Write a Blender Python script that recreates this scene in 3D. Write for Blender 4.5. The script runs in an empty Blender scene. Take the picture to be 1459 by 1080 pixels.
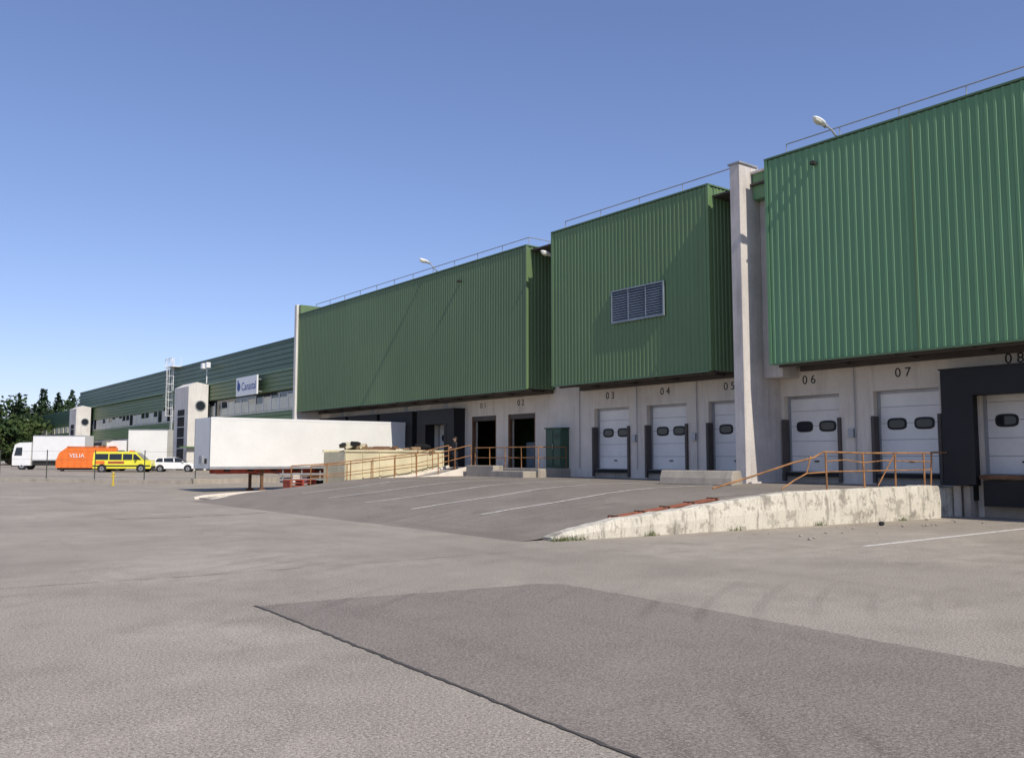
import bpy, bmesh, math, random
from mathutils import Vector, Matrix
R=math.radians
random.seed(7)
scene=bpy.context.scene

# ------------------------------------------------------------------ materials
MATS={}
def nodemat(name):
    m=bpy.data.materials.new(name); m.use_nodes=True
    nt=m.node_tree; b=nt.nodes['Principled BSDF']
    return m,nt,b
def N(nt,t,**k):
    n=nt.nodes.new(t)
    for a,v in k.items(): setattr(n,a,v)
    return n
def L(nt,a,b): nt.links.new(a,b)
def mapping(nt,scale=(1,1,1),loc=(0,0,0)):
    tc=N(nt,'ShaderNodeNewGeometry'); mp=N(nt,'ShaderNodeMapping')
    mp.inputs['Scale'].default_value=scale; mp.inputs['Location'].default_value=loc
    L(nt,tc.outputs['Position'],mp.inputs['Vector']); return mp.outputs[0]
def noise(nt,vec,scale,detail=4,rough=.55):
    n=N(nt,'ShaderNodeTexNoise'); n.inputs['Scale'].default_value=scale
    n.inputs['Detail'].default_value=detail; n.inputs['Roughness'].default_value=rough
    L(nt,vec,n.inputs['Vector']); return n.outputs['Fac']
def ramp(nt,fac,stops):
    r=N(nt,'ShaderNodeValToRGB'); e=r.color_ramp.elements
    while len(e)<len(stops): e.new(.5)
    for i,(p,c) in enumerate(stops):
        e[i].position=p; e[i].color=(c if isinstance(c,tuple) else (c,c,c))+(1,)
    L(nt,fac,r.inputs[0]); return r.outputs[0]
def mix(nt,fac,a,b,mode='MIX'):
    m=N(nt,'ShaderNodeMix',data_type='RGBA',blend_type=mode)
    if isinstance(fac,(int,float)): m.inputs[0].default_value=fac
    else: L(nt,fac,m.inputs[0])
    for i,v in ((6,a),(7,b)):
        if isinstance(v,tuple): m.inputs[i].default_value=v+(1,)
        else: L(nt,v,m.inputs[i])
    return m.outputs[2]
def bump(nt,b,h,strength=.3,dist=.02):
    bp=N(nt,'ShaderNodeBump'); bp.inputs['Strength'].default_value=strength
    bp.inputs['Distance'].default_value=dist
    L(nt,h,bp.inputs['Height']); L(nt,bp.outputs[0],b.inputs['Normal'])
def paint(name,col,rough=.5,metal=0,dirt=.25,scale=1.5,spec=.5):
    if name in MATS: return MATS[name]
    m,nt,b=nodemat(name); v=mapping(nt)
    f=noise(nt,v,scale,5); f2=noise(nt,v,scale*9,3)
    d=tuple(c*(1-dirt) for c in col)
    c=mix(nt,ramp(nt,f,[(.35,0.),(.7,1.)]),col,d)
    c=mix(nt,ramp(nt,f2,[(.5,0.),(.75,dirt)]),c,tuple(x*.5+.02 for x in col))
    L(nt,c,b.inputs['Base Color']); b.inputs['Roughness'].default_value=rough
    b.inputs['Metallic'].default_value=metal
    b.inputs['Specular IOR Level'].default_value=spec
    MATS[name]=m; return m
def concrete(name,col,stain,amount=.5,scale=.8,streak=True,peel=None):
    if name in MATS: return MATS[name]
    m,nt,b=nodemat(name); v=mapping(nt)
    f=noise(nt,v,scale,7,.65)
    c=mix(nt,ramp(nt,f,[(.4,0.),(.75,amount)]),col,stain)
    if streak:
        vs=mapping(nt,(3.2,3.2,.28)); g=noise(nt,vs,1.,6,.7)
        c=mix(nt,ramp(nt,g,[(.5,0.),(.72,amount*.8)]),c,tuple(s*.7 for s in stain))
    if peel:
        g=noise(nt,v,2.6,8,.72); c=mix(nt,ramp(nt,g,[(.54,0.),(.58,.85)]),c,peel)
        g=noise(nt,v,.9,6,.7); c=mix(nt,ramp(nt,g,[(.57,0.),(.64,.8)]),c,tuple(s*.65 for s in peel))
        g=noise(nt,mapping(nt,(5,5,.8)),1.,7,.75); c=mix(nt,ramp(nt,g,[(.54,0.),(.64,.65)]),c,tuple(s*.45 for s in peel))
    fine=noise(nt,v,25,5,.7); c=mix(nt,ramp(nt,fine,[(.3,.25),(.7,0.)]),c,(.05,.045,.04))
    L(nt,c,b.inputs['Base Color']); b.inputs['Roughness'].default_value=.9
    bump(nt,b,fine,.35,.02); MATS[name]=m; return m
def asphalt(name,c0,c1,light,patchy=.5,grain=1.,arcs=.35):
    m,nt,b=nodemat(name); v=mapping(nt)
    big=noise(nt,v,.12,5,.6); mid=noise(nt,v,1.3,6,.65); fine=noise(nt,v,40,4,.85); f2=noise(nt,v,90,2,.8)
    c=mix(nt,ramp(nt,big,[(.38,0.),(.62,1.)]),c0,c1)
    m2=noise(nt,v,.33,7,.7); c=mix(nt,ramp(nt,m2,[(.49,0.),(.62,patchy)]),c,tuple(x*.7 for x in c0))
    m3=noise(nt,mapping(nt,(1,1,1),(31,17,0)),.2,8,.72); c=mix(nt,ramp(nt,m3,[(.53,0.),(.61,patchy)]),c,tuple(x*1.3 for x in c1))
    c=mix(nt,ramp(nt,mid,[(.47,0.),(.68,patchy*.6)]),c,tuple(x*.7 for x in c0))
    st=noise(nt,mapping(nt,(.25,1.3,1)),.9,6,.7)
    c=mix(nt,ramp(nt,st,[(.56,0.),(.72,.35)]),c,tuple(x*.6 for x in c0))
    st=noise(nt,mapping(nt,(1.3,.10,1)),.8,5,.6)
    c=mix(nt,ramp(nt,st,[(.54,0.),(.68,.3)]),c,tuple(x*.62 for x in c0))
    for lc,sc in (((-16.,4.,0),.5),):
        wv=N(nt,'ShaderNodeTexWave',wave_type='RINGS',rings_direction='Z'); wv.inputs['Scale'].default_value=sc
        wv.inputs['Distortion'].default_value=.5; wv.inputs['Detail'].default_value=2; wv.inputs['Detail Scale'].default_value=.2
        L(nt,mapping(nt,(1,1,1),lc),wv.inputs['Vector'])
        msk=noise(nt,v,.22,3,.5)
        k=mix(nt,1.,ramp(nt,wv.outputs['Fac'],[(.82,0.),(.97,arcs)]),ramp(nt,msk,[(.48,0.),(.64,1.)]),'MULTIPLY')
        c=mix(nt,k,c,tuple(x*.6 for x in c0))
    sp=noise(nt,v,.8,2,.4); c=mix(nt,ramp(nt,sp,[(.72,0.),(.80,.6)]),c,tuple(x*.35 for x in c0))
    c=mix(nt,ramp(nt,fine,[(.52,0.),(.60,.85*grain)]),c,light)
    c=mix(nt,ramp(nt,fine,[(.38,.85*grain),(.46,0.)]),c,tuple(x*.26 for x in c0))
    c=mix(nt,ramp(nt,f2,[(.42,.65*grain),(.5,0.)]),c,tuple(x*.36 for x in c0))
    L(nt,c,b.inputs['Base Color']); b.inputs['Roughness'].default_value=.9
    b.inputs['Specular IOR Level'].default_value=.25
    bump(nt,b,fine,.5,.009); MATS[name]=m; return m
def glass(name,col=(.02,.025,.03)):
    if name in MATS: return MATS[name]
    m,nt,b=nodemat(name); b.inputs['Base Color'].default_value=col+(1,); b.inputs['Roughness'].default_value=.08
    MATS[name]=m; return m
def cladmat(name,col,fade,dark):
    m,nt,b=nodemat(name); v=mapping(nt)
    f=noise(nt,v,.25,4); c=mix(nt,ramp(nt,f,[(.35,0.),(.7,1.)]),col,fade)
    g=noise(nt,mapping(nt,(3.,3.,.12)),1.5,5,.6); c=mix(nt,ramp(nt,g,[(.45,0.),(.8,.55)]),c,dark)
    L(nt,c,b.inputs['Base Color']); b.inputs['Roughness'].default_value=.42
    b.inputs['Specular IOR Level'].default_value=.4
    MATS[name]=m; return m

G1=cladmat('green_cladding_a',(.140,.288,.138),(.160,.315,.158),(.105,.228,.108))
G2=cladmat('green_cladding_b',(.128,.212,.088),(.145,.236,.102),(.10,.168,.07))
G3=cladmat('green_cladding_c',(.122,.188,.084),(.138,.21,.096),(.095,.15,.067))
GD=cladmat('green_dark_band',(.056,.108,.066),(.066,.124,.074),(.042,.08,.05))
GT=paint('green_trim',(.12,.205,.095),.4)
WALL=concrete('painted_wall',(.84,.76,.645),(.56,.485,.405),.5,.5)
WALL2=concrete('white_render',(.80,.77,.71),(.48,.44,.39),.5,.5)
FIN=concrete('fin_concrete',(.70,.645,.59),(.43,.395,.36),.7,.7)
CONC=concrete('grey_concrete',(.44,.39,.32),(.25,.22,.18),.7,1.2)
PEEL=concrete('peeling_whitewash',(.72,.67,.555),(.54,.49,.39),.6,1.,True,(.38,.345,.28))
CREAM=paint('cream_panel',(.72,.64,.42),.55,0,.25,1.)
BLK=paint('black_rubber',(.012,.012,.013),.7)
DARK=paint('dark_interior',(.02,.02,.02),.9)
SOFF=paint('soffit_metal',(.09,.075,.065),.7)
STEEL=paint('galvanised',(.42,.43,.44),.45,.4)
RUST=paint('rusty_rail',(.42,.20,.075),.8,0,.6,4.)
RUSTD=paint('rusty_dark',(.20,.10,.05),.85,0,.5,5.)
DOORW=paint('door_white',(.84,.815,.76),.5,0,.12,.8)
WHITE=paint('vehicle_white',(.80,.80,.78),.3,0,.06)
OFFW=paint('trailer_white',(.80,.79,.74),.45,0,.1,.5)
YEL=paint('van_yellow',(.80,.74,.05),.35,0,.05)
YELP=paint('yellow_post',(.62,.46,.05),.6)
ORG=paint('orange_paint',(.85,.20,.03),.45,0,.15)
REDP=paint('red_paint',(.42,.07,.04),.6,0,.35,3)
ORB=paint('barrier_orange',(.30,.095,.05),.7,0,.5,3)
TYRE=paint('tyre',(.02,.02,.02),.85)
RIM=paint('rim',(.45,.45,.46),.35,.6)
GLS=glass('dark_glass')
SKYGL=paint('window_panel',(.78,.76,.60),.4,0,.2,.9)
BLUEG=paint('louvre_metal',(.30,.35,.38),.5,.2)
def worn(name,col,under):
    m,nt,b=nodemat(name); v=mapping(nt); f=noise(nt,v,9,6,.75)
    L(nt,mix(nt,ramp(nt,f,[(.48,0.),(.62,.9)]),col,under),b.inputs['Base Color']); b.inputs['Roughness'].default_value=.8
    MATS[name]=m; return m
LMARK=worn('worn_line',(.74,.70,.64),(.30,.28,.25))
ASPH=asphalt('asphalt_old',(.360,.312,.252),(.425,.372,.304),(.64,.575,.48),.55,1.)
ASPR=asphalt('asphalt_ramp',(.245,.210,.175),(.29,.252,.212),(.40,.36,.305),.45,.7)
ASPP=asphalt('asphalt_patch',(.262,.225,.188),(.295,.255,.215),(.44,.39,.33),.3,.85,.6)
TAR=paint('tar_seam',(.10,.088,.075),.8,0,.4,6)

# ------------------------------------------------------------------ builder
class B:
    def __init__(s): s.v=[];s.f=[];s.m=[];s.mats=[];s.sm=[]
    def mi(s,m):
        if m not in s.mats: s.mats.append(m)
        return s.mats.index(m)
    def add(s,vs,fs,m,smooth=False,M=None):
        o=len(s.v); 
        if M is not None: vs=[M@Vector(p) for p in vs]
        s.v+= [tuple(p) for p in vs]; k=s.mi(m)
        for f in fs: s.f.append(tuple(i+o for i in f)); s.m.append(k); s.sm.append(smooth)
    def box(s,x0,x1,y0,y1,z0,z1,m,M=None):
        vs=[(x,y,z) for z in(z0,z1) for y in(y0,y1) for x in(x0,x1)]
        s.add(vs,[(0,2,3,1),(4,5,7,6),(0,1,5,4),(2,6,7,3),(0,4,6,2),(1,3,7,5)],m,False,M)
    def prism(s,pts,y0,y1,m,taper=None,M=None):
        n=len(pts); t=taper or (lambda x,z:0)
        vs=[(x,y0+t(x,z),z) for x,z in pts]+[(x,y1-t(x,z),z) for x,z in pts]
        fs=[tuple(range(n)),tuple(range(2*n-1,n-1,-1))]+[(i,i+n,(i+1)%n+n,(i+1)%n) for i in range(n)]
        s.add(vs,fs,m,False,M)
    def cyl(s,p0,p1,r,m,seg=10,r1=None,caps=True):
        p0=Vector(p0);p1=Vector(p1);d=(p1-p0)
        if d.length<1e-6:return
        d.normalize();a=d.orthogonal().normalized();c=d.cross(a); r1=r if r1 is None else r1
        vs=[]
        for p,rr in((p0,r),(p1,r1)):
            for i in range(seg):
                t=2*math.pi*i/seg; vs.append(p+a*math.cos(t)*rr+c*math.sin(t)*rr)
        s.add(vs,[(i,(i+1)%seg,(i+1)%seg+seg,i+seg) for i in range(seg)],m,True)
        if caps: s.add(vs,[tuple(range(seg-1,-1,-1)),tuple(range(seg,2*seg))],m)
    def ell(s,c,rad,m,M=None,seg=12,ring=8):
        vs=[];fs=[]
        for j in range(ring+1):
            ph=math.pi*j/ring
            for i in range(seg):
                t=2*math.pi*i/seg
                vs.append((c[0]+rad[0]*math.sin(ph)*math.cos(t),c[1]+rad[1]*math.sin(ph)*math.sin(t),c[2]+rad[2]*math.cos(ph)))
        for j in range(ring):
            for i in range(seg): fs.append((j*seg+i,(j+1)*seg+i,(j+1)*seg+(i+1)%seg,j*seg+(i+1)%seg))
        s.add(vs,fs,m,True,M)
    def clad(s,a,bb,z0,z1,nrm,m,period=.22,depth=.035):
        a=Vector(a);bb=Vector(bb);d=bb-a;Ln=d.length;d.normalize();n=Vector(nrm)
        pr=[(0,0),(.46,0),(.58,1),(.88,1)]
        pts=[];k=0
        while True:
            done=False
            for u,h in pr:
                t=(k+u)*period
                if t>=Ln: done=True;break
                pts.append((t,h))
            if done:break
            k+=1
        pts.append((Ln,pts[-1][1]))
        vs=[]
        for t,h in pts:
            p=a+d*t+n*(h*depth); vs+= [(p.x,p.y,z0),(p.x,p.y,z1)]
        s.add(vs,[(2*i,2*i+2,2*i+3,2*i+1) for i in range(len(pts)-1)],m)
    def obj(s,name,parent=None,loc=(0,0,0),rz=0,bevel=0,fix=True):
        me=bpy.data.meshes.new(name); me.from_pydata(s.v,[],s.f)
        for m in s.mats: me.materials.append(m)
        me.polygons.foreach_set('material_index',s.m); me.polygons.foreach_set('use_smooth',s.sm)
        if fix:
            bm=bmesh.new();bm.from_mesh(me);bmesh.ops.recalc_face_normals(bm,faces=bm.faces);bm.to_mesh(me);bm.free()
        me.update(); o=bpy.data.objects.new(name,me); scene.collection.objects.link(o)
        o.location=loc;o.rotation_euler=(0,0,rz)
        if parent: o.parent=parent
        if bevel:
            bv=o.modifiers.new('bevel','BEVEL');bv.width=bevel;bv.segments=2;bv.limit_method='ANGLE';bv.angle_limit=R(40)
        return o
def empty(name,loc=(0,0,0)):
    o=bpy.data.objects.new(name,None);scene.collection.objects.link(o);o.location=loc;return o
def text(s,name,size,loc,rot,mat,parent=None,ext=.004,align='CENTER'):
    c=bpy.data.curves.new(name,'FONT');c.body=s;c.size=size;c.extrude=ext;c.align_x=align;c.align_y='CENTER'
    c.materials.append(mat);o=bpy.data.objects.new(name,c);scene.collection.objects.link(o)
    o.location=loc;o.rotation_euler=rot
    if parent:o.parent=parent
    return o
FACE=(R(90),0,R(-90))

# ------------------------------------------------------------------ ground
xs=[-3000,-600,-150,-60,-20,0,10,20,28,40,80,200,800,3000]
ys=[-3000,-600,-100,-20,0,20,40,60,66,72,78,84,90,120,200,400,900,3000]
def gz(x,y):
    t=max(0,min(1,(y-66)/22)); return .4*t*t*(3-2*t)
g=B(); vs=[(x,y,gz(x,y)) for y in ys for x in xs]; nx=len(xs)
g.add(vs,[(j*nx+i,j*nx+i+1,(j+1)*nx+i+1,(j+1)*nx+i) for j in range(len(ys)-1) for i in range(nx-1)],ASPH)
g.obj('ground',fix=False)
p=B()
L0=[(3.75,-9),(3.86,-3),(3.92,1.5),(3.95,3.9),(4.08,7.2),(4.22,10.6)]
T0=[(5.2,10.48),(6.3,10.28),(7.4,10.12),(8.05,10.05),(8.38,9.85)]
R0=[(8.42,9.3),(8.36,6.5),(8.25,3.5),(8.2,0),(8.15,-5),(8.1,-9)]
pp=L0+T0+R0
fine_=[]
for i in range(len(pp)-1):
    a=Vector((pp[i][0],pp[i][1],0));b=Vector((pp[i+1][0],pp[i+1][1],0));k=max(1,int((b-a).length/.1))
    for j in range(k):
        q=a.lerp(b,j/k); s_=.006 if i<5 else .018
        fine_.append((q+Vector((random.gauss(0,s_),random.gauss(0,s_),0)),.018 if i<5 else .0))
poly=[(q.x,q.y,.004) for q,_ in fine_]
p.add(poly,[tuple(range(len(poly)-1,-1,-1))],ASPP)
p.obj('asphalt_patch',fix=False)
s=B()
for (a,wa),(b,wb_) in zip(fine_,fine_[1:]):
    if wa==0: continue
    d=(b-a).normalized();n=Vector((-d.y,d.x,0));u=Vector((0,0,.008)); wa*=random.uniform(.6,1.3)
    s.add([a-n*wa+u,b-n*wa+u,b+n*wa+u,a+n*wa+u],[(0,1,2,3)],TAR)
s.obj('tar_seam',fix=False)
s=B()
def joint(pts,w,m=TAR):
    for a,b in zip(pts,pts[1:]):
        a=Vector((*a,0));b=Vector((*b,0));k=max(1,int((b-a).length/.25));pr=None
        for j in range(k+1):
            q=a.lerp(b,j/k)+Vector((random.gauss(0,.015),random.gauss(0,.015),0))
            if pr is not None and random.random()<.85:
                d=(q-pr).normalized();n=Vector((-d.y,d.x,0))*w*random.uniform(.5,1.3);u=Vector((0,0,.005))
                s.add([pr-n+u,q-n+u,q+n+u,pr+n+u],[(0,1,2,3)],m)
            pr=q
joint([(-3.5,14.5),(0.6,14.3),(4.2,13.9),(7.6,13.7),(11.9,13.6)],.008)
joint([(0.7,14.3),(.9,22),(1.2,34),(1.5,55)],.012)
joint([(6.6,28),(8.6,27.5),(11.5,28.2)],.03)
s.obj('asphalt_joint',fix=False)
mk=B()
mk.box(16.8,27.0,10.08,10.2,.003,.006,LMARK)
mk.obj('yard_marking')

# ------------------------------------------------------------------ raised ramp yard
def wy(x): return .75-(x-12.3)*.1   # the retaining wall stands slightly askew
prof=[(11.6,-.02),(12.6,.05),(14.2,.30),(16.7,.52),(19.0,.76),(20.5,.84),(23,.87),(28.0,.90)]
def rz(x):
    for (a,b),(c,d) in zip(prof,prof[1:]):
        if a<=x<=c: return b+(d-b)*(x-a)/(c-a)
    return .9
r=B()
n=24
X=[11.6+(28-11.6)*i/n for i in range(n+1)]
Y=[14.4,20,26,32,37.4]
vs=[(x,y+(wy(x) if y<15 else 0),rz(x)) for y in Y for x in X]; m1=n+1
r.add(vs,[(j*m1+i,j*m1+i+1,(j+1)*m1+i+1,(j+1)*m1+i) for j in range(4) for i in range(n)],ASPR)
r.add([(26.4,13.76,-.01),(28,13.6,-.01),(28,13.6,.9),(26.4,13.76,.885)],[(0,1,2,3)],PEEL)
r.obj('ramp_yard',fix=False)
mk=B()
for y,x0,x1 in ((19.6,14.0,23.5),(23.1,13.9,24),(26.5,14.2,24.2),(29.9,14.5,24.5),(33.3,15,25)):
    k=10
    for i in range(k):
        a=x0+(x1-x0)*i/k;b=x0+(x1-x0)*(i+1)/k
        mk.add([(a,y-.06,rz(a)+.012),(b,y-.06,rz(b)+.012),(b,y+.06,rz(b)+.012),(a,y+.06,rz(a)+.012)],[(0,1,2,3)],LMARK)
mk.obj('bay_marking',fix=False)
w=B()
tp=[(12.5,.06),(12.9,.20),(14.2,.40),(16.7,.62),(18.3,.78),(19.75,.90),(23,.95),(26.5,.98)]
k=60;pts=[]
def wt(x):
    for (a,b),(c,d) in zip(tp,tp[1:]):
        if a<=x<=c:return b+(d-b)*(x-a)/(c-a)
    return tp[-1][1]
for i in range(k+1):
    x=12.5+14.*i/k; pts.append((x,wt(x)+random.uniform(-.018,.018)))
vs=[];
for x,z in pts:
    o=random.uniform(-.012,.012)+wy(x)
    vs+=[(x,14.08+o,-.02),(x,14.06+o,z*.5),(x,14.10+o,z-.03),(x,14.15+o,z),(x,14.46+o,z-.005),(x,14.52+o,-.02)]
fs=[]
for i in range(k):
    for j in range(5): fs.append((6*i+j,6*i+6+j,6*i+7+j,6*i+1+j))
fs+=[(0,1,2,3,4,5),tuple(6*k+j for j in (5,4,3,2,1,0))]
w.add(vs,fs,PEEL); w.obj('retaining_wall')

# ------------------------------------------------------------------ main warehouse
DW=28.; DC=26.2; ZB=5.1; ZT=12.2; CB=5.35
WH=empty('warehouse')
doors=[(29.1,'03'),(25.75,'04'),(22.35,'05'),(18.75,'06'),(15.2,'07'),(11.7,'08'),(8.4,'09'),(4.9,'10'),(1.4,'11'),(-2.1,'12'),(-5.6,'13'),(39.0,'01'),(35.7,'02'),(42.75,'A'),(47.2,'B'),(51.5,'C'),(55.8,'D')]
ops=sorted([(c-1.13,c+1.13) for c,_ in doors])
wb=B(); DT=4.05; DF=1.3
y=-10.
for a,b_ in ops+[(60.,60.)]:
    if a>y: wb.box(DW,DW+.4,y,a,-.05,CB,WALL)
    if b_>a:
        wb.box(DW,DW+.4,a,b_,DT,CB,WALL); wb.box(DW+.002,DW+.4,a,b_,-.05,DF,CONC)
    y=b_
wb.box(DW,DW+.4,-10,60,CB,11.7,WALL)
wb.obj('ground_floor_wall',WH)
bd=B()
bd.box(34,95,-10,60,-.05,11.8,GT); bd.box(DW+.4,34,-10,60,5.0,11.75,SOFF); bd.box(DW+.4,34,-10,60,-.05,DF,DARK)
bd.box(DW+.4,34,-10,-9.6,DF,5,WALL); bd.box(DW+.4,34,59.6,60,DF,5,WALL)
bd.obj('building_core',WH)
def block(nm,y0,y1,g,zt=ZT,zb=ZB,per=.22):
    c=B()
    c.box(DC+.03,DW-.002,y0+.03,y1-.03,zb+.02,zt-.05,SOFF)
    c.clad((DC,y0,0),(DC,y1,0),zb,zt,(-1,0,0),g,per)
    c.clad((DW,y0,0),(DC,y0,0),zb,zt,(0,-1,0),g)
    c.clad((DC,y1,0),(DW,y1,0),zb,zt,(0,1,0),g)
    c.box(DC-.05,DC+.05,y0-.05,y0+.07,zb-.03,zt+.03,g); c.box(DC-.05,DC+.05,y1-.07,y1+.05,zb-.03,zt+.03,g)
    c.box(DC-.06,DC+.25,y0-.06,y1+.06,zt+.031,zt+.09,GT)
    c.box(DC+.25,DW+.3,y0-.06,y0+.15,zt+.031,zt+.09,GT);c.box(DC+.25,DW+.3,y1-.15,y1+.06,zt+.031,zt+.09,GT)
    c.box(DC-.05,DC+.12,y0+.07,y1-.07,zb-.06,zb-.001,GT)
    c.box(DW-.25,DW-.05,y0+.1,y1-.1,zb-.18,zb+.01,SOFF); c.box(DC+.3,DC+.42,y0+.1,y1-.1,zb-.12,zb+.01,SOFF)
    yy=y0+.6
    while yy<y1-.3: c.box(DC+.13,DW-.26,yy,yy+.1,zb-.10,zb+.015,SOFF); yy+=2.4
    return c.obj(nm,WH,fix=False)
block('upper_cladding_block_1',-10,19.1,G1,12.42,ZB,.25)
block('upper_cladding_block_2',21.8,31.05,G2)
block('upper_cladding_block_3',33.0,59.2,G3,11.98)
rf=B(); rf.box(DC+.25,95,-10,59.9,11.801,11.87,SOFF); rf.obj('roof',WH)
f=B()
f.box(25.85,DW-.001,20.02,20.46,-.02,12.55,FIN); f.box(25.80,26.9,19.96,20.52,12.551,12.63,STEEL)
f.box(27.0,DW-.002,19.2,20.015,ZB-.4,11.9,FIN)
f.box(26.6,27.4,19.2,20.01,11.3,12.25,G1); f.box(26.5,27.5,19.2,20.01,12.251,12.35,WALL2)
f.box(25.95,27.98,19.85,20.65,-.02,.95,FIN)
f.box(26.0,DW-.003,59.27,59.62,-.02,12.75,WALL2)
f.box(26.15,28.4,58.9,59.26,12.09,12.7,G3)
f.obj('fire_wall_fin',WH,bevel=.015)
d=B(); d.box(DC-.048,DC-.03,13.68,13.72,ZB,12.4,G3)
for yy,zz in((17.1,11.75),(38.6,11.1)):
    d.box(DC-.20,DC-.045,yy-.07,yy+.07,zz,zz+.12,DARK); d.cyl((DC-.2,yy,zz+.05),(DC-.28,yy,zz),.04,DARK,8)
d.obj('wall_fittings',WH)
l=B(); y0,y1,z0,z1=24.04,27.05,7.46,8.87
l.box(DC-.055,DC-.04,y0,y1,z0,z1,DARK)
for a in(y0,y1-.06): l.box(DC-.13,DC-.056,a,a+.06,z0,z1,BLUEG)
for a in(z0,z1-.06): l.box(DC-.13,DC-.056,y0+.06,y1-.06,a,a+.06,BLUEG)
for i in range(1,3): l.box(DC-.125,DC-.056,y0+i*1.0-.02,y0+i*1.0+.02,z0+.06,z1-.06,BLUEG)
k=12
for i in range(k):
    z=z0+.07+(z1-z0-.14)*i/k
    l.add([(DC-.12,y0+.06,z),(DC-.12,y1-.06,z),(DC-.07,y1-.06,z+.075),(DC-.07,y0+.06,z+.075)],[(0,1,2,3)],BLUEG)
l.obj('ventilation_louvre',WH,fix=False)
rr=B()
def roofrail(y0,y1,z,x=DC+.25):
    k=max(1,int((y1-y0)/2.0))
    for i in range(k+1):
        yy=y0+(y1-y0)*i/k; rr.cyl((x,yy,z),(x,yy,z+.42),.02,STEEL,6)
    rr.cyl((x,y0,z+.42),(x,y1,z+.42),.022,STEEL,6)
roofrail(-9,18.4,12.5);roofrail(20.9,30.4,12.28);roofrail(33.1,57,12.07)
rr.cyl((DC+.25,33.1,12.49),(DW+3,33.1,12.49),.02,STEEL,6)
for i in range(3): rr.cyl((DC+1.5+i*1.3,33.1,11.9),(DC+1.5+i*1.3,33.1,12.49),.018,STEEL,6)
rr.obj('roof_rail',WH)

def secdoor(b,c,x=DW+.28,z0=DF,z1=DT,win=True):
    k=5;h=(z1-z0)/k
    for i in range(k):
        b.box(x,x+.05,c-1.1,c+1.1,z0+i*h+.008,z0+(i+1)*h-.004,DOORW)
        for q in (.33,.66): b.box(x-.006,x-.001,c-1.1,c+1.1,z0+(i+q)*h-.008,z0+(i+q)*h+.006,DOORW)
    b.box(x+.055,x+.08,c-1.12,c+1.12,z0,z1,DARK)
    if win:
        zc=2.93
        for s_ in(-.47,.47):
            for (rx,rzz,xx,mm) in((.34,.20,x-.02,BLK),(.27,.13,x-.026,GLS)):
                vs=[]
                for j in range(20):
                    t=2*math.pi*j/20; cx=math.copysign(abs(math.cos(t))**.6,math.cos(t));sz=math.copysign(abs(math.sin(t))**.6,math.sin(t))
                    vs.append((xx,c+s_+rx*cx,zc+rzz*sz))
                vs2=[(x-.001,b_,c_) for _,b_,c_ in vs]
                b.add(vs+vs2,[tuple(range(20))]+[(i,(i+1)%20,(i+1)%20+20,i+20) for i in range(20)],mm)
    b.box(x-.05,x-.005,c-.08,c+.08,z0+.35,z0+.40,BLK)
    for s_ in(-1,1): b.box(x-.06,x-.002,c+s_*1.08-.045,c+s_*1.08+.045,z0,z1,STEEL)
    b.box(x-.06,x-.002,c-1.03,c+1.03,z1-.10,z1-.002,STEEL)
def shelter(b,c):
    x0=DW-.75;x1=DW-.003
    b.box(x0,x1,c-1.95,c-1.2,.95,3.7,BLK);b.box(x0,x1,c+1.2,c+1.95,.95,3.7,BLK)
    b.box(x0,x1,c-1.95,c+1.95,3.701,4.5,BLK)
    b.box(x0-.03,x1,c-2.0,c+2.0,4.501,4.54,BLK)
    b.box(x0-.02,x0-.001,c-1.2,c-.98,1.0,3.7,BLK);b.box(x0-.02,x0-.001,c+.98,c+1.2,1.0,3.7,BLK)
    b.box(DW-.42,DW-.01,c-1.05,c+1.05,1.16,1.28,RUSTD);b.box(DW-.40,DW-.01,c-.95,c+.95,.35,1.1,DARK)
    for s_ in(-1,1): b.box(DW-.3,DW-.004,c+s_*1.4-.13,c+s_*1.4+.13,.5,.94,BLK)
for c,nm in doors:
    b=B()
    if nm in('01','02'):
        for s_ in(-1,1): b.box(DW+.02,DW+.2,c+s_*1.08-.05,c+s_*1.08+.05,DF,DT,RUSTD)
        b.box(DW+.05,DW+.35,c-1.03,c+1.03,DT-.25,DT-.01,SOFF)
        if nm=='02': b.box(DW+1.2,DW+1.25,c-.9,c+1.1,DF,DF+1.3,BLUEG)
    else:
        secdoor(b,c)
        if nm in('03','04','05','06','07'):
            b.box(DW-.12,DW-.004,c-1.06,c+1.06,DF-.16,DF-.02,DARK)
            for s_ in(-1,1):
                b.box(DW-.10,DW+.2,c+s_*1.14-.055,c+s_*1.14+.055,DF-.35,DF+1.9,SOFF)
        else: shelter(b,c)
    b.obj('dock_door_'+nm,WH)
    if nm.isdigit():
        t=text(nm[0]+' '+nm[1],'door_number_'+nm,.44,(DW-.006,c+.05,4.60 if nm<'08' else 4.76),FACE,BLK,WH)
    else:
        b=B(); b.box(DW-.012,DW-.004,c-.2,c+.2,4.6,4.95,STEEL); b.obj('dock_plate',WH)
pl=B()
pl.box(DW-.35,DW-.004,13.35,13.58,-.02,1.0,WALL)
for c in(11.7,8.4,4.9): pl.box(DW-.5,DW-.004,c+1.3,c+1.5,-.02,.94,CONC)
for yy in (31.2,27.45,24.05,17.0): pl.cyl((DW-.05,yy,1.3),(DW-.05,yy,5.05),.02,STEEL,6)
for yy in (27.6,24.2,17.15): pl.box(DW-.12,DW-.004,yy-.1,yy+.1,2.5,2.8,STEEL)
pl.obj('dock_pier',WH)

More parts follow.
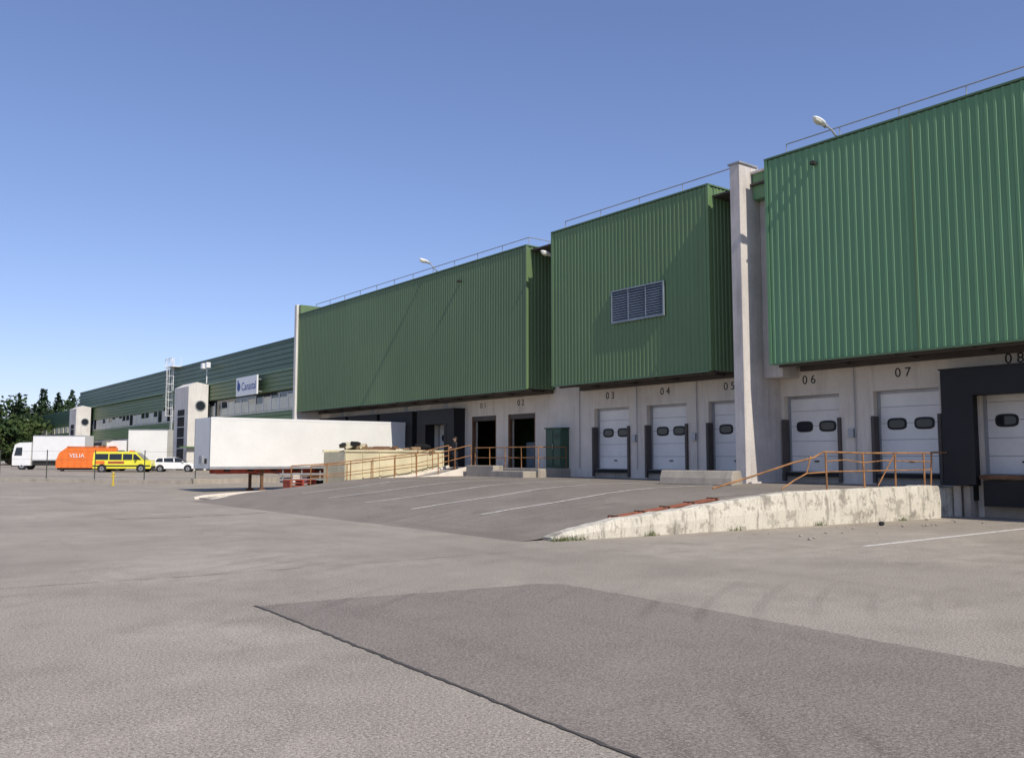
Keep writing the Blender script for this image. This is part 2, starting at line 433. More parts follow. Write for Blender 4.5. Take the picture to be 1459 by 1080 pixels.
# ------------------------------------------------------------------ far building
FB=empty('office_warehouse')
DX=34.
def ribH(b,x,y0,y1,z0,z1,m,step=.35):
    z=z0
    while z<z1-.01:
        zz=min(z+step,z1); b.add([(x,y0,z),(x,y1,z),(x-.06,y1,z+.05),(x-.06,y0,z+.05),(x-.06,y1,zz-.04),(x-.06,y0,zz-.04),(x,y1,zz),(x,y0,zz)],[(0,1,2,3),(3,2,4,5),(5,4,6,7)],m); z=zz
b=B()
b.box(DX+.1,95,60.01,168,.0,12.9,GD)
ribH(b,DX+.05,60.1,168,10.2,12.95,GD,.5)
b.box(DX-.05,DX+.4,60.1,168.1,12.951,13.08,GD)
b.box(DX-.5,DX+.09,60.1,168,9.95,10.15,GT)
ribH(b,DX-.3,60.1,118,8.2,9.9,G3,.42)
ribH(b,DX-.05,118,168,7.9,9.9,G3,.42)
b.box(DX+.02,DX+.08,60.1,168,6.4,8.1,GLS)
for i in range(54):
    yy=61+i*2.0
    b.box(DX-.04,DX+.015,yy,yy+.14,6.4,7.9,WHITE)
    if random.random()<.85: b.box(DX-.01,DX+.015,yy+.2,yy+1.95,6.45,6.5+random.choice([.7,1.1,1.3]),SKYGL)
b.box(DX-.05,DX+.015,60.1,168,6.25,6.40,SKYGL)
ribH(b,DX-.1,60.1,168,4.6,6.2,G2,.4)
b.box(DX-.02,DX+.09,60.1,168,.0,4.55,WALL)
for i in range(22):
    yy=63+i*4.6
    b.box(DX-.5,DX-.03,yy,yy+3.,.5,4.2,BLK if i%3 else CREAM); b.box(DX-.52,DX-.505,yy+.5,yy+2.5,1.2,3.7,DOORW if i%2 else DARK)
b.obj('long_facade',FB,fix=False)
b=B(); b.box(DX+.1,80,168,205,.0,10.3,G3); ribH(b,DX+.05,168,205,8,10.4,GD,.5)
for i in range(9): b.box(DX+.0,DX+.09,169+i*4,171.8+i*4,6.3,7.4,SKYGL)
b.box(DX+.02,DX+.09,168,205,0,4.6,WALL)
b.obj('low_wing',FB,fix=False)
def tower(y,nm):
    b=B(); x0,x1=31.3,DX-.5
    b.prism([(x0,.3),(x1,.3),(x1,10.0),(x0+.9,10.25),(x0,9.75)],y,y+5,WALL2)
    b.box(x0-.03,x0-.005,y+1.2,y+3.6,.4,7.2,DARK); 
    for j in range(5): b.box(x0-.05,x0-.031,y+1.2,y+3.6,1.6+j*1.2,1.68+j*1.2,WHITE)
    for rr_,dy,mm in((.62,-.05,STEEL),(.50,-.07,GLS)):
        b.cyl((x0+1.35,y+dy,7.6),(x0+1.35,y+.02,7.6),rr_,mm,28)
    b.box(x0+1.0,x0+1.9,y-.06,y-.004,.4,2.6,DARK)
    b.box(x0-.9,x1,y-.5,y-.07,2.9,3.05,GT)
    b.obj(nm,FB)
tower(100,'stair_tower_near');tower(157,'stair_tower_far')
b=B()
for s_ in(-.3,.3): b.cyl((DX-.35,114+s_,4.6),(DX-.35,114+s_,14.3),.05,WHITE,6)
for i in range(30): b.cyl((DX-.35,113.7,4.8+i*.3),(DX-.35,114.3,4.8+i*.3),.03,WHITE,5)
for i in range(8):
    z=7+i*1.;
    pts=[(DX-.35-.75*math.sin(math.pi*t/8),114-.4*math.cos(math.pi*t/8)*1.3,z) for t in range(9)]
    for a,c in zip(pts,pts[1:]): b.cyl(a,c,.03,WHITE,5,caps=False)
for t in(2,4,6):
    q=(DX-.35-.75*math.sin(math.pi*t/8),114-.4*math.cos(math.pi*t/8)*1.3)
    b.cyl((q[0],q[1],7),(q[0],q[1],14.2),.03,WHITE,5)
b.box(DX-.9,DX+.2,112.6,115.4,13.1,13.2,WHITE)
for yy in(112.6,115.4): b.cyl((DX-.9,yy,13.1),(DX-.9,yy,14.2),.04,WHITE,6); b.cyl((DX+.2,yy,13.1),(DX+.2,yy,14.2),.04,WHITE,6)
b.cyl((DX-.9,112.6,14.2),(DX-.9,115.4,14.2),.04,WHITE,6)
b.obj('caged_ladder',FB)
b=B(); b.cyl((DX-.6,100.4,10.2),(DX-.6,100.4,12.2),.06,WHITE,8); b.cyl((DX-.6,99.7,12.1),(DX-.6,101.1,12.1),.04,WHITE,6)
for yy in(99.7,101.1): b.box(DX-1.0,DX-.55,yy-.3,yy+.3,11.9,12.5,WHITE)
b.obj('flood_light')
b=B(); b.box(DX-1.15,DX-1.0,84,89.6,8.05,9.95,WHITE); 
for yy in(84.6,89): b.box(DX-1.0,DX-.3,yy,yy+.1,8.3,8.4,STEEL);b.box(DX-1.0,DX-.3,yy,yy+.1,9.5,9.6,STEEL)
sg=b.obj('company_sign')
BLU=paint('sign_blue',(.02,.07,.30),.5)
text('Canastal','lettering',1.15,(DX-1.158,86.1,8.95),FACE,BLU,sg)
b=B(); b.cyl((DX-1.156,88.85,9.0),(DX-1.149,88.85,9.0),.45,BLU,20); b.prism([(0,0),(.01,0),(.01,.5),(0,.5)],88.9,89.2,BLU,M=Matrix.Translation((DX-1.162,0,9.2))); b.obj('logo',sg)

# ------------------------------------------------------------------ pedestrian ramp, platform, rails
def railing(name,pts,h=1.0,mat=RUST,sp=1.5,r=.025,mid=(.5,),parent=None):
    b=B()
    for a,c in zip(pts,pts[1:]):
        a=Vector(a);c=Vector(c);k=max(1,round((c-a).length/sp))
        for i in range(k+1):
            q=a.lerp(c,i/k); b.cyl(q-Vector((0,0,.05)),q+Vector((random.uniform(-.02,.02),0,h)),r,mat,6)
        for hh in (1.,)+tuple(mid):
            b.cyl(a+Vector((0,0,h*hh)),c+Vector((0,0,h*hh)),r*(1.1 if hh==1 else .8),mat,6)
    return b.obj(name,parent)
b=B()
sp_=[(12.9,.06),(14,.10),(19,.34),(24.0,.86),(26.0,1.28)]
b.prism([(12.9,-.02)]+sp_+[(26.0,-.02)],37.42,39.3,CONC)
ks=[(12.7,.08),(13.1,.16),(14,.22),(19,.46),(24,.98),(26.0,1.40)]
b.prism([(12.7,-.02)]+ks+[(26,-.02)],37.2,37.41,WALL)
b.prism([(12.7,-.02)]+ks+[(26,-.02)],39.31,39.52,WALL)
b.obj('access_ramp',bevel=.02)
railing('ramp_railing',[(17.2,37.3,.37),(19,37.3,.46),(24,37.3,.98),(26,37.3,1.4)],1.05,RUST,1.3)
railing('ramp_railing',[(17.2,39.4,.37),(19,39.4,.46),(24,39.4,.98),(26,39.4,1.4)],1.05,RUST,1.3)
b=B(); b.box(26.02,27.998,31.9,41.2,-.02,1.3,CONC); b.box(25.4,26.01,34.6,36.9,-.02,1.42,CONC); b.box(25.2,25.98,32.0,34.55,.8,1.18,CONC)
b.obj('dock_platform',bevel=.025)
railing('platform_railing',[(26.1,37.1,1.3),(26.1,32.0,1.3),(27.8,32.0,1.3)],1.0,RUST,1.3)
b=B(); GC=paint('cabinet_green',(.03,.085,.05),.5)
b.box(27.5,27.99,32.0,33.15,1.32,3.18,GC); b.box(27.44,27.999,31.95,33.2,3.181,3.24,GC)
for s_ in(32.04,32.6): b.box(27.47,27.499,s_,s_+.5,1.42,3.1,GC)
b.cyl((27.44,32.57,2.2),(27.44,32.57,2.45),.02,STEEL,6)
for i in range(5): b.box(27.455,27.469,32.1,32.45,2.7+i*.06,2.72+i*.06,DARK)
b.obj('electrical_cabinet',bevel=.01)
b=B(); b.prism([(0,0),(.75,0),(.72,.25),(.62,.5),(.13,.5),(.03,.25)],0,2.9,CONC)
b.obj('concrete_block',loc=(23.7,18.95,rz(23.7)-.01),rz=R(8),bevel=.04)
b=B(); z=.93
def pl_(pts,r=.026,m=RUST):
    pts=[(x,y+wy(x),z_) for x,y,z_ in pts]
    for a,c in zip(pts,pts[1:]): b.cyl(a,c,r,m,7)
for x,hh in((21.7,1.0),(23.3,1.0),(24.7,1.02),(26.1,1.0)):
    b.cyl((x,14.3+wy(x),z-.1),(x+random.uniform(-.04,.04),14.3+wy(x),z+hh),.028,RUST,7)
pl_([(18.4,15.2,1.0),(19.5,14.9,1.3),(20.6,14.5,1.66),(21.2,14.32,1.80),(21.6,14.3,1.96),(23.3,14.3,1.93),(26.5,14.3,1.94)])
pl_([(19.9,14.3,.98),(20.4,14.3,1.2),(20.9,14.3,1.38),(22,14.3,1.42),(26.5,14.3,1.44)],.02)
pl_([(21.7,14.3,1.7),(22.5,14.3,1.74),(23.3,14.3,1.66),(24.2,14.3,1.72),(26.5,14.3,1.68)],.018)
pl_([(20.9,14.3,1.4),(21.1,14.32,1.84)],.02)
pl_([(26.4,14.3,.95),(26.5,14.3,1.96),(27.9,14.3,1.96)])
pl_([(24.7,14.3,1.9),(23.9,14.3,1.0)],.02)
b.obj('bent_railing')
b=B()
for q in (0,.16): b.cyl((14.6,15.15+q,.39),(18.2,15.0+q,.74),.035,ORB,8)
for i in range(5): 
    t=i/4; b.box(14.7+3.4*t-.03,14.7+3.4*t+.03,15.05-.12*t,15.4-.12*t,.42+.33*t,.45+.33*t,RUSTD)
b.obj('barrier_boom')

b=B()
x0,x1,y0,y1,z0,z1=20.5,26.4,40.5,42.9,.2,2.1
for (a,c,d,e) in((x0,x1,y0,y0+.06),(x0,x1,y1-.06,y1),(x0,x0+.06,y0+.06,y1-.06),(x1-.06,x1,y0+.06,y1-.06)): b.box(a,c,d,e,z0,z1,CREAM)
b.box(x0+.06,x1-.06,y0+.06,y1-.06,z0,1.7,CREAM)
for i in range(7):
    xx=x0+.02+i*(x1-x0-.12)/6; b.box(xx,xx+.09,y0-.06,y0-.001,z0,z1-.08,CREAM)
b.box(x0-.05,x1+.05,y0-.07,y0+.05,z1+.001,z1+.10,CREAM);b.box(x0-.05,x1+.05,y1-.05,y1+.07,z1+.001,z1+.10,CREAM)
for xx in(x0+.8,x1-.8):
    b.cyl((xx,y0+.1,.15),(xx,y0+.4,.15),.15,TYRE,12)
b.obj('waste_skip')
b=B(); CB_=paint('cardboard',(.30,.2,.11),.9,0,.3,3)
for i in range(60):
    cx=random.uniform(x0+.4,x1-.3);cy=random.uniform(y0+.3,y1-.4);hh=.2+.35*max(0,math.sin((cx-x0)*1.3+1))
    M=Matrix.Translation((cx,cy,1.95+random.uniform(0,hh)))@Matrix.Rotation(random.uniform(0,3),4,'Z')@Matrix.Rotation(random.uniform(-.7,.7),4,'X')
    s1,s2=random.uniform(.15,.6),random.uniform(.1,.4)
    b.box(-s1,s1,-s2,s2,-.03,.03+random.uniform(0,.15),random.choice([CB_,CB_,BLK,RUSTD,CREAM]),M)
b.obj('rubbish_pile')

# ------------------------------------------------------------------ vehicles
def wheel(b,x,y,r,w,side):
    b.cyl((x,y,r),(x,y+side*w,r),r,TYRE,20); b.cyl((x,y+side*(w+.002),r),(x,y+side*(w+.012),r),r*.58,RIM,16)
    b.cyl((x,y+side*(w+.013),r),(x,y+side*(w+.03),r),r*.2,DARK,10)
b=B()
tx0,tx1,ty0,ty1=15.6,27.9,46.,48.55
b.box(tx0,tx1,ty0,ty1,1.22,3.9,OFFW)
b.box(tx0-.01,tx1+.01,ty0-.012,ty0-.001,3.80,3.91,WHITE);b.box(tx0-.01,tx1+.01,ty0-.014,ty0-.001,1.2,1.34,STEEL)
b.box(tx0-.012,tx0-.001,ty0,ty0+.1,1.22,3.9,STEEL);b.box(tx0-.012,tx0-.001,ty1-.1,ty1,1.22,3.9,STEEL)
b.box(tx0-.10,tx0-.002,ty0+1.0,ty0+1.5,1.5,1.9,STEEL); b.box(tx0-.05,tx0-.002,ty0+.5,ty0+.75,1.5,1.75,DARK)
for i in range(1,9): b.box(tx0+i*1.31,tx0+i*1.31+.012,ty0-.006,ty0-.001,1.36,3.78,WHITE)
for yy in(ty0+.75,ty1-.85): b.box(tx0+.6,tx1,yy,yy+.12,.95,1.219,REDP)
for i in range(9): b.box(tx0+1+i*1.3,tx0+1.1+i*1.3,ty0+.1,ty1-.1,1.08,1.215,DARK)
for yy in(ty0+.35,ty1-.5):
    b.box(18.5,18.64,yy,yy+.14,.12,1.2,RUSTD); b.box(18.4,18.74,yy-.08,yy+.22,-.0,.12,RUSTD)
b.cyl((18.57,ty0+.4,.9),(18.57,ty1-.4,.9),.04,RUSTD,8)
b.cyl((18.57,ty0+.4,1.0),(19.4,ty0+.6,1.1),.03,REDP,6)
for x in(22.6,23.9,25.2):
    for yy,sd in((ty0+.4,-1),(ty1-.4,1)): wheel(b,x,yy,.5,.36,sd)
    b.cyl((x,ty0+.3,.5),(x,ty1-.3,.5),.07,DARK,8)
b.box(19.4,22,ty0+.05,ty0+.1,.55,.65,STEEL);b.box(19.4,22,ty0+.05,ty0+.1,.85,.95,STEEL)
for x in(19.6,20.7,21.8): b.box(x,x+.06,ty0+.101,ty0+.16,.5,1.21,STEEL)
b.obj('semi_trailer',bevel=.01)
b=B()
for k_ in range(4):
    for j in range(5): b.box(19.4,20.9,44.6+j*.2,44.72+j*.2,.12+k_*.16,.15+k_*.16,REDP)
    for xx in(19.4,20.1,20.8): b.box(xx,xx+.1,44.6,45.52,.0+k_*.16,.119+k_*.16,REDP)
b.obj('pallet_stack')

def van(name,loc,rz_):
    b=B(); W=.97
    tap=lambda x,z: .10 if z>1.75 else (.04 if z>1.2 else 0)
    prof_=[(-2.7,.35),(2.62,.35),(2.72,.55),(2.68,.95),(2.5,1.10),(1.95,1.22),(1.25,1.88),(1.0,1.98),(-2.45,2.02),(-2.66,1.9),(-2.72,1.0)]
    b.prism(prof_,-W,W,YEL,tap)
    for sd in(-1,1):
        def pan(pts,off,m):
            vs=[(x,sd*(W-(.04+.06*max(0,min(1,(z-1.2)/.55))) +off),z) for x,z in pts]
            b.add(vs,[tuple(range(len(pts)))],m)
        pan([(1.0,1.22),(1.78,1.22),(1.22,1.74),(1.0,1.76)],.03,GLS)
        pan([(.05,1.22),(.92,1.22),(.92,1.76),(.05,1.78)],.03,GLS)
        pan([(-1.2,1.22),(-.05,1.22),(-.05,1.78),(-1.2,1.78)],.03,GLS)
        pan([(-2.5,1.22),(-1.3,1.22),(-1.3,1.78),(-2.45,1.78)],.03,GLS)
        b.box(-2.7,2.6,sd*(W+.001) if sd>0 else -W-.012,sd*(W+.012) if sd>0 else -W-.001,.55,.68,DARK)
        for x in(-1.85,1.75):
            b.cyl((x,sd*(W-.3),.36),(x,sd*(W+.004),.36),.44,DARK,20)
            wheel(b,x,sd*(W-.22),.35,.225,sd)
        b.box(1.25,1.4,sd*1.15-.08,sd*1.15+.08,1.2,1.42,DARK)
    b.add([(2.0,-.85,1.25),(2.0,.85,1.25),(1.33,.78,1.86),(1.33,-.78,1.86)],[(0,1,2,3)],GLS)
    b.box(2.69,2.74,-.85,-.5,.75,.95,WHITE);b.box(2.69,2.74,.5,.85,.75,.95,WHITE);b.box(2.66,2.78,-.95,.95,.35,.6,DARK)
    b.box(-.6,-.2,-.5,.5,2.03,2.12,DARK);b.box(.5,.75,-.6,.6,2.0,2.1,ORG)
    b.box(-2.5,-1.6,-W-.018,-W-.013,.8,1.1,ORG);b.box(-1.3,.2,-W-.018,-W-.013,.85,1.05,REDP)
    return b.obj(name,loc=loc,rz=rz_,bevel=.03)
van('delivery_van',(22.9,92.0,.4),R(-30))
def car(name,loc,rz_,col):
    b=B();W=.87
    b.prism([(-2.05,.3),(2.05,.3),(2.12,.5),(2.05,.72),(1.2,.93),(-1.95,.98),(-2.1,.8)],-W,W,col,lambda x,z:.03 if z>.6 else 0)
    b.prism([(-1.95,.985),(1.15,.94),(.35,1.36),(-.1,1.42),(-1.2,1.40),(-1.7,1.25)],-W+.05,W-.05,GLS,lambda x,z:.16 if z>1.1 else 0)
    b.prism([(-1.6,1.32),(.32,1.39),(-.1,1.45),(-1.25,1.43)],-W+.19,W-.19,col)
    for sd in(-1,1):
        for a,c in((.05,.0),(-.95,-1.0),(-1.75,-1.6)):
            b.add([(a,sd*(W-.045),.98),(a-.1,sd*(W-.045),.98),(c-.1,sd*(W-.2),1.38),(c,sd*(W-.2),1.38)],[(0,1,2,3)],col)
        for x in(-1.3,1.3):
            b.cyl((x,sd*(W-.25),.34),(x,sd*(W+.004),.34),.38,DARK,20); wheel(b,x,sd*(W-.2),.31,.21,sd)
        b.box(.75,.9,sd*.95-.07,sd*.95+.07,.95,1.07,col)
        b.box(1.95,2.1,sd*.65-.17,sd*.65+.17,.62,.75,GLS); b.box(-2.12,-2.0,sd*.68-.15,sd*.68+.15,.7,.9,REDP)
    b.box(2.04,2.14,-.8,.8,.3,.5,DARK)
    return b.obj(name,loc=loc,rz=rz_,bevel=.03)
car('parked_car',(27.4,91.0,.4),R(-25),WHITE)
def boxtruck(name,loc,rz_,L_=8,col=WHITE,h=4.0):
    b=B()
    b.box(-L_/2,L_/2-2.3,-1.25,1.25,1.05,h,col)
    for q0,q1 in((-1.27,-1.251),(1.251,1.27)):
        b.box(-L_/2-.02,L_/2-2.28,q0,q1,h-.1,h,STEEL);b.box(-L_/2-.02,L_/2-2.28,q0,q1,1.05,1.15,STEEL)
    b.box(-L_/2,L_/2-.4,-.5,.5,.7,1.04,DARK)
    x=L_/2
    b.prism([(x-2.1,.5),(x,.5),(x+.02,1.6),(x-.2,2.9),(x-.7,3.15),(x-2.1,3.2)],-1.2,1.2,col,lambda a,z:.06 if z>2 else 0)
    b.add([(x-.0,-1.08,1.7),(x-.0,1.08,1.7),(x-.17,1.02,2.75),(x-.17,-1.02,2.75)],[(0,1,2,3)],GLS)
    for sd in(-1,1):
        b.add([(x-.2,sd*1.205,1.65),(x-1.1,sd*1.205,1.65),(x-1.1,sd*1.16,2.6),(x-.4,sd*1.16,2.6)],[(0,1,2,3)],GLS)
        for xx in(x-1.1,-L_/2+1.2,-L_/2+2.4): wheel(b,xx,sd*.85,.48,.33,sd)
        b.box(-L_/2+3.1,x-2.4,sd*1.15-.03,sd*1.15+.03,.5,.9,DARK)
    b.box(x-.02,x+.1,-1.2,1.2,.4,.8,DARK)
    return b.obj(name,loc=loc,rz=rz_,bevel=.03)
boxtruck('box_truck',(20.9,116.4,.4),R(146),8.2,WHITE,4.0)
boxtruck('box_truck',(25.9,98.5,.4),R(150),6.2,OFFW,4.35)
b=B()
b.prism([(-3.0,.35),(2.9,.35),(3.0,2.45),(-1.9,2.5),(-2.7,1.9),(-3.0,1.1)],-1.2,1.2,ORG)
for i in range(9):
    xx=-2.4+i*.63; b.box(xx,xx+.08,-1.26,-1.2005,.45,2.1 if i<1 else 2.4,ORG)
b.box(-1.9,3.02,-1.28,-1.1,2.501,2.58,ORG);b.box(-2.9,2.9,-1.0,1.0,.15,.349,DARK)
for x in(-2.4,2.4): b.cyl((x,-1.1,.16),(x,-.8,.16),.16,TYRE,12)
oc=b.obj('waste_compactor',loc=(21.6,100.6,.4),rz=R(-32),bevel=.02)
text('VELIA','lettering',.6,(-.9,-1.268,1.6),(R(90),0,0),WHITE,oc)

# ------------------------------------------------------------------ left fence, kerb, post
b=B()
A=Vector((-6,90,.2));C=Vector((9.7,75,.1));D_=Vector((20,62.5,0))
def kerb(a,c,h=.22,w=.3):
    d=(c-a).normalized();n=Vector((-d.y,d.x,0))*w
    vs=[a-n,c-n,c+n,a+n];up=Vector((0,0,h))
    b.add([v+Vector((0,0,-.2)) for v in vs]+[v+up for v in vs],[(0,3,2,1),(4,5,6,7),(0,1,5,4),(2,3,7,6),(0,4,7,3),(1,2,6,5)],CONC)
kerb(A,C);kerb(C,D_);kerb(D_,Vector((27.6,62.3,0)),.35)
b.obj('kerb')
b=B(); FD=paint('fence_dark',(.05,.06,.05),.6)
pts=[A.lerp(C,i/5) for i in range(5)]+[C.lerp(D_,i/4) for i in range(5)]
pts=[q+Vector((.3,.3,0)) for q in pts]
for q in pts: b.cyl(q,q+Vector((0,0,2.3)),.035,FD,6)
for a,c in zip(pts,pts[1:]):
    for h in(.4,1.0,1.6,2.2): b.cyl(a+Vector((0,0,h)),c+Vector((0,0,h)),.008,FD,4)
b.obj('wire_fence')
b=B(); hx=14.6;b.cyl((hx,61.4,0),(hx,61.4,.75),.06,YELP,12);b.cyl((hx,61.4,.75),(hx,61.4,.9),.09,YELP,12,.05);b.cyl((hx,61.4,0),(hx,61.4,.1),.12,YELP,12);b.cyl((hx-.15,61.4,.6),(hx+.15,61.4,.6),.04,YELP,8)
b.obj('yellow_hydrant')

# ------------------------------------------------------------------ lamps
def lamp(loc,base):
    b=B(); l_=Vector(loc);bs=Vector(base)
    elbow=bs.lerp(l_,.45)+Vector((0,0,.12))
    b.cyl(bs,elbow,.035,STEEL,8);b.cyl(elbow,l_+Vector((.25,0,-.02)),.03,STEEL,8)
    M=Matrix.Translation(l_)@Matrix.Rotation(R(12),4,'Y')
    b.ell((0,0,0),(.36,.15,.09),WHITE,M);b.ell((-.08,0,-.05),(.22,.12,.09),SKYGL,M);b.box(.2,.42,-.06,.06,-.05,.05,STEEL,M)
    b.obj('street_lamp')
lamp((25.75,16.6,13.05),(26.7,16.4,12.45))
lamp((25.75,41.6,12.75),(26.7,41.4,12.0))
lamp((26.3,31.6,11.4),(27.99,31.6,10.9))

# ------------------------------------------------------------------ person
def person(loc,rzv):
    P=empty('person',loc); P.rotation_euler=(0,0,rzv)
    jeans=paint('dark_trousers',(.02,.022,.03),.9);top=paint('dark_shirt',(.03,.028,.03),.9);skin=paint('skin',(.45,.25,.17),.6,0,.05);hair=paint('hair',(.04,.025,.015),.7)
    def skinobj(name,vs,es,rs,m,root=0,sub=2):
        me=bpy.data.meshes.new(name);me.from_pydata(vs,es,[]);me.materials.append(m)
        o=bpy.data.objects.new(name,me);scene.collection.objects.link(o);o.parent=P
        o.modifiers.new('s','SKIN')
        for i,rr_ in enumerate(rs):
            d=me.skin_vertices[0].data[i]; d.radius=(rr_ if isinstance(rr_,tuple) else (rr_,rr_)); d.use_root=(i==root)
        sb=o.modifiers.new('sub','SUBSURF');sb.levels=sub;sb.render_levels=sub
        return o
    skinobj('legs',[(0,0,.86),(.09,0,.82),(.11,.03,.45),(.12,-.02,.08),(.12,.12,.03),(-.09,0,.82),(-.12,-.03,.45),(-.14,-.08,.08),(-.15,.05,.03)],[(0,1),(1,2),(2,3),(3,4),(0,5),(5,6),(6,7),(7,8)],[.13,.09,.06,.042,.035,.09,.06,.042,.035],jeans)
    skinobj('torso',[(0,0,.84),(0,0,1.05),(0,0,1.27),(0,-.005,1.38),(0,0,1.44),(.17,0,1.34),(.22,.02,1.08),(.15,.2,1.06),(-.17,0,1.34),(-.22,.02,1.08),(-.12,.2,1.10)],[(0,1),(1,2),(2,3),(3,4),(3,5),(5,6),(6,7),(3,8),(8,9),(9,10)],[(.15,.11),(.13,.10),(.16,.11),.1,.055,.06,.045,.035,.06,.045,.035],top)
    hd=[(0,0,1.42),(0,.01,1.49),(0,.02,1.56),(0,.015,1.62)]
    skinobj('head',hd,[(0,1),(1,2),(2,3)],[.05,.065,.085,.07],skin)
    b=B(); b.ell((0,.1,1.545),(.014,.022,.022),skin); 
    for sd in(-1,1):
        b.ell((sd*.032,.094,1.57),(.014,.008,.008),WHITE);b.ell((sd*.032,.101,1.57),(.006,.004,.006),BLK);b.ell((sd*.088,.01,1.55),(.012,.022,.032),skin)
    b.ell((0,.092,1.51),(.025,.008,.007),REDP)
    b.obj('face',P)
    b=B(); b.ell((0,-.012,1.595),(.096,.105,.088),hair); b.ell((0,-.06,1.53),(.075,.05,.09),hair); b.obj('hair_cap',P)
    for sd,(hx,hy,hz) in((1,(.15,.2,1.06)),(-1,(-.12,.2,1.10))):
        vs=[(hx,hy,hz),(hx-sd*.02,hy+.05,hz+.02)];es=[(0,1)];rs=[.03,.034]
        for j in range(4):
            base=len(vs); off=(j-1.5)*.018
            vs+=[(hx-sd*.03,hy+.09,hz+.02+off),(hx-sd*.045,hy+.125-.004*abs(j-1),hz+.03+off),(hx-sd*.07,hy+.13,hz+.04+off)]
            es+=[(1,base),(base,base+1),(base+1,base+2)];rs+=[.011,.009,.008]
        base=len(vs);vs+=[(hx-sd*.04,hy+.06,hz+.06),(hx-sd*.055,hy+.09,hz+.08)];es+=[(1,base),(base,base+1)];rs+=[.012,.009]
        skinobj('hand_'+('r' if sd>0 else 'l'),vs,es,rs,skin,0,1)
    for xx,yy in((.12,.06),(-.15,-.01)):
        b=B(); b.ell((xx,yy,.035),(.05,.14,.05),BLK); b.obj('shoe',P)
person((25.6,38.2,1.2),R(75))

# ------------------------------------------------------------------ trees
def leafmat(name,c1,c2):
    m,nt,b=nodemat(name); v=mapping(nt); f=noise(nt,v,.5,4)
    L(nt,mix(nt,ramp(nt,f,[(.35,0.),(.65,1.)]),c1,c2),b.inputs['Base Color']);b.inputs['Roughness'].default_value=.8
    b.inputs['Specular IOR Level'].default_value=.15
    return m
LF1=leafmat('leaf_dark',(.022,.044,.018),(.044,.074,.028));LF2=leafmat('leaf_light',(.045,.075,.022),(.075,.10,.032));LF3=leafmat('leaf_conifer',(.016,.030,.018),(.030,.050,.026))
BARK=paint('bark',(.09,.065,.045),.9)
def leaf(b,c,s,m):
    n=Vector((random.gauss(0,1),random.gauss(0,1),random.gauss(0,1)+.4)).normalized();a=n.orthogonal().normalized();c2=n.cross(a)
    t=random.uniform(0,6.28);u=a*math.cos(t)+c2*math.sin(t);w_=n.cross(u);c=Vector(c)
    b.add([c-u*s,c-w_*s*.6,c+u*s,c+w_*s*.6],[(0,1,2,3)],m)
def broad(b,x,y,z,h,m,nl=500,wd=.33):
    b.cyl((x,y,z-.3),(x,y,z+h*.45),.25,BARK,7,.12)
    cl=[]
    for i in range(14):
        t=random.uniform(.15,.95);rr_=h*wd*math.sqrt(max(.05,1-((t-.55)/.47)**2))*random.uniform(.3,1)
        an=random.uniform(0,6.28);q=Vector((x+rr_*math.cos(an),y+rr_*math.sin(an),z+h*t));cl.append((q,h*random.uniform(.08,.15)))
        b.cyl((x,y,z+h*.35),q,.08,BARK,4,.03,False)
    for i in range(nl):
        q,s_=random.choice(cl);o=Vector((random.gauss(0,1),random.gauss(0,1),random.gauss(0,.7)));o*=s_*.7
        leaf(b,q+o,random.uniform(.3,.6),m if random.random()<.8 else LF2)
def conifer(b,x,y,z,h,nl=420):
    b.cyl((x,y,z-.3),(x,y,z+h*.97),.25,BARK,7,.03)
    for i in range(nl):
        t=random.random()**.8; lay=math.floor(t*14)/14
        rr_=h*.21*(1-lay)**.8*random.uniform(.2,1.05)*(1+.25*math.sin(lay*40));an=random.uniform(0,6.28)
        leaf(b,(x+rr_*math.cos(an),y+rr_*math.sin(an),z+h*(.08+.92*t)-rr_*.25),random.uniform(.4,.75)*(1.15-t*.6),LF3 if random.random()<.8 else LF1)
b=B()
for row in (0,9):
    for i in range(34):
        x=-6+i*2.1+random.uniform(-.9,.9)+row*.1; yv=212+row+random.uniform(-4,4); kk=1 if x>34 else .95
        if random.random()<.6: conifer(b,x,yv,.4,random.uniform(13,17.2)*kk,440)
        else: broad(b,x,yv,.4,random.uniform(12,15)*kk,LF1,520)
for i in range(12):
    x=-80+i*6; broad(b,x,214,.4,random.uniform(9,13),LF1,400,.45)
for i in range(26):
    broad(b,-10+i*2.2+random.uniform(-1,1),205+random.uniform(-3,3),.4,random.uniform(8,12),random.choice([LF1,LF1,LF2]),480,.45)
b.obj('distant_trees',fix=False)
b=B()
for i in range(18): broad(b,0+i*1.8,168+random.uniform(-4,4)+i*1.5,.4,random.uniform(5.5,8.5),random.choice([LF2,LF1]),460,.5)
b.obj('hedge',fix=False)
b=B(); WD=leafmat('weed',(.07,.10,.03),(.14,.15,.06))
for i in range(260):
    x=random.choice([12.6,12.8,12.6,13.1,15.2,18,21,24.6])+random.gauss(0,.12);yv=14.03+wy(x)+random.gauss(0,.04);h=random.uniform(.04,.18)
    dx,dy=random.gauss(0,.06),random.gauss(0,.05)
    b.add([(x-.01,yv,0),(x+.01,yv,0),(x+dx,yv+dy,h)],[(0,1,2)],WD)
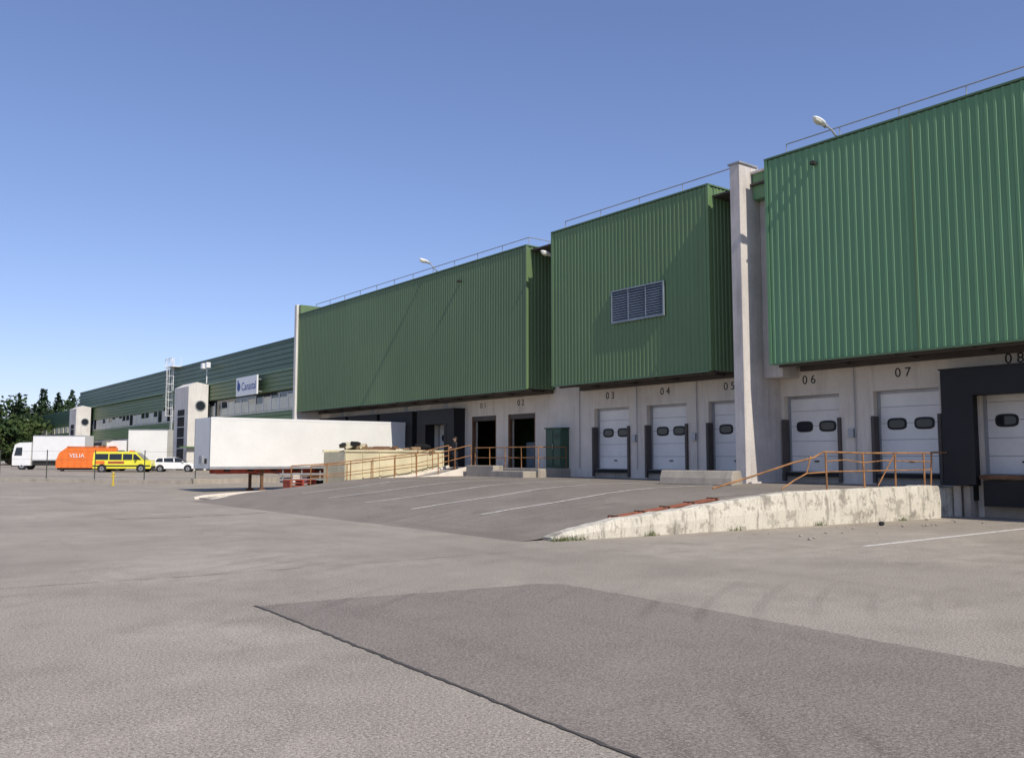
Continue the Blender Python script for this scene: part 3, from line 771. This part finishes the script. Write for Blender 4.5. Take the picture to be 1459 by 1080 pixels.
b.obj('weeds',fix=False)
b=B()
for i in range(26):
    x=random.uniform(16,26);yv=random.uniform(11.6,13.3)
    M=Matrix.Translation((x,yv,.02))@Matrix.Rotation(random.uniform(0,3),4,'Z')
    s_=random.uniform(.015,.06); b.ell((0,0,0),(s_,s_*.7,s_*.5),CONC,M,6,4)
b.ell((22.3,12.9,.06),(.1,.07,.06),DARK); b.obj('loose_stones')

# ------------------------------------------------------------------ light, sky, camera
EL=R(44); PH=R(4.5)
wd=bpy.data.worlds.new('World');scene.world=wd;wd.use_nodes=True
nt=wd.node_tree;bg=nt.nodes['Background']
sk=nt.nodes.new('ShaderNodeTexSky');sk.sky_type='NISHITA';sk.sun_disc=False;sk.sun_elevation=EL;sk.sun_rotation=math.pi+PH
sk.air_density=1.0;sk.dust_density=.3;sk.ozone_density=4.5;sk.altitude=50
gm=nt.nodes.new('ShaderNodeGamma');gm.inputs[1].default_value=.86
mx=nt.nodes.new('ShaderNodeMix');mx.data_type='RGBA';mx.blend_type='MULTIPLY';mx.inputs[0].default_value=1
mx.inputs[7].default_value=(1.06,1.0,1.19,1)
nt.links.new(sk.outputs[0],gm.inputs[0]);nt.links.new(gm.outputs[0],mx.inputs[6]);nt.links.new(mx.outputs[2],bg.inputs[0]);bg.inputs[1].default_value=.15
sl=bpy.data.lights.new('sun','SUN');sl.energy=4.3;sl.angle=R(.5);sl.color=(1,.93,.82)
so=bpy.data.objects.new('sun',sl);scene.collection.objects.link(so)
d=Vector((math.sin(PH)*math.cos(EL),math.cos(PH)*math.cos(EL),-math.sin(EL)))
so.rotation_euler=d.to_track_quat('-Z','Y').to_euler();so.location=(0,-20,40)
cam=bpy.data.cameras.new('camera');co=bpy.data.objects.new('camera',cam);scene.collection.objects.link(co)
co.location=(0,0,1.8);co.rotation_euler=(R(95.08),0,R(-37.5));cam.sensor_width=36;cam.lens=36*1261/1459;cam.clip_end=8000
scene.camera=co
scene.view_settings.view_transform='Standard';scene.view_settings.look='None';scene.view_settings.exposure=0
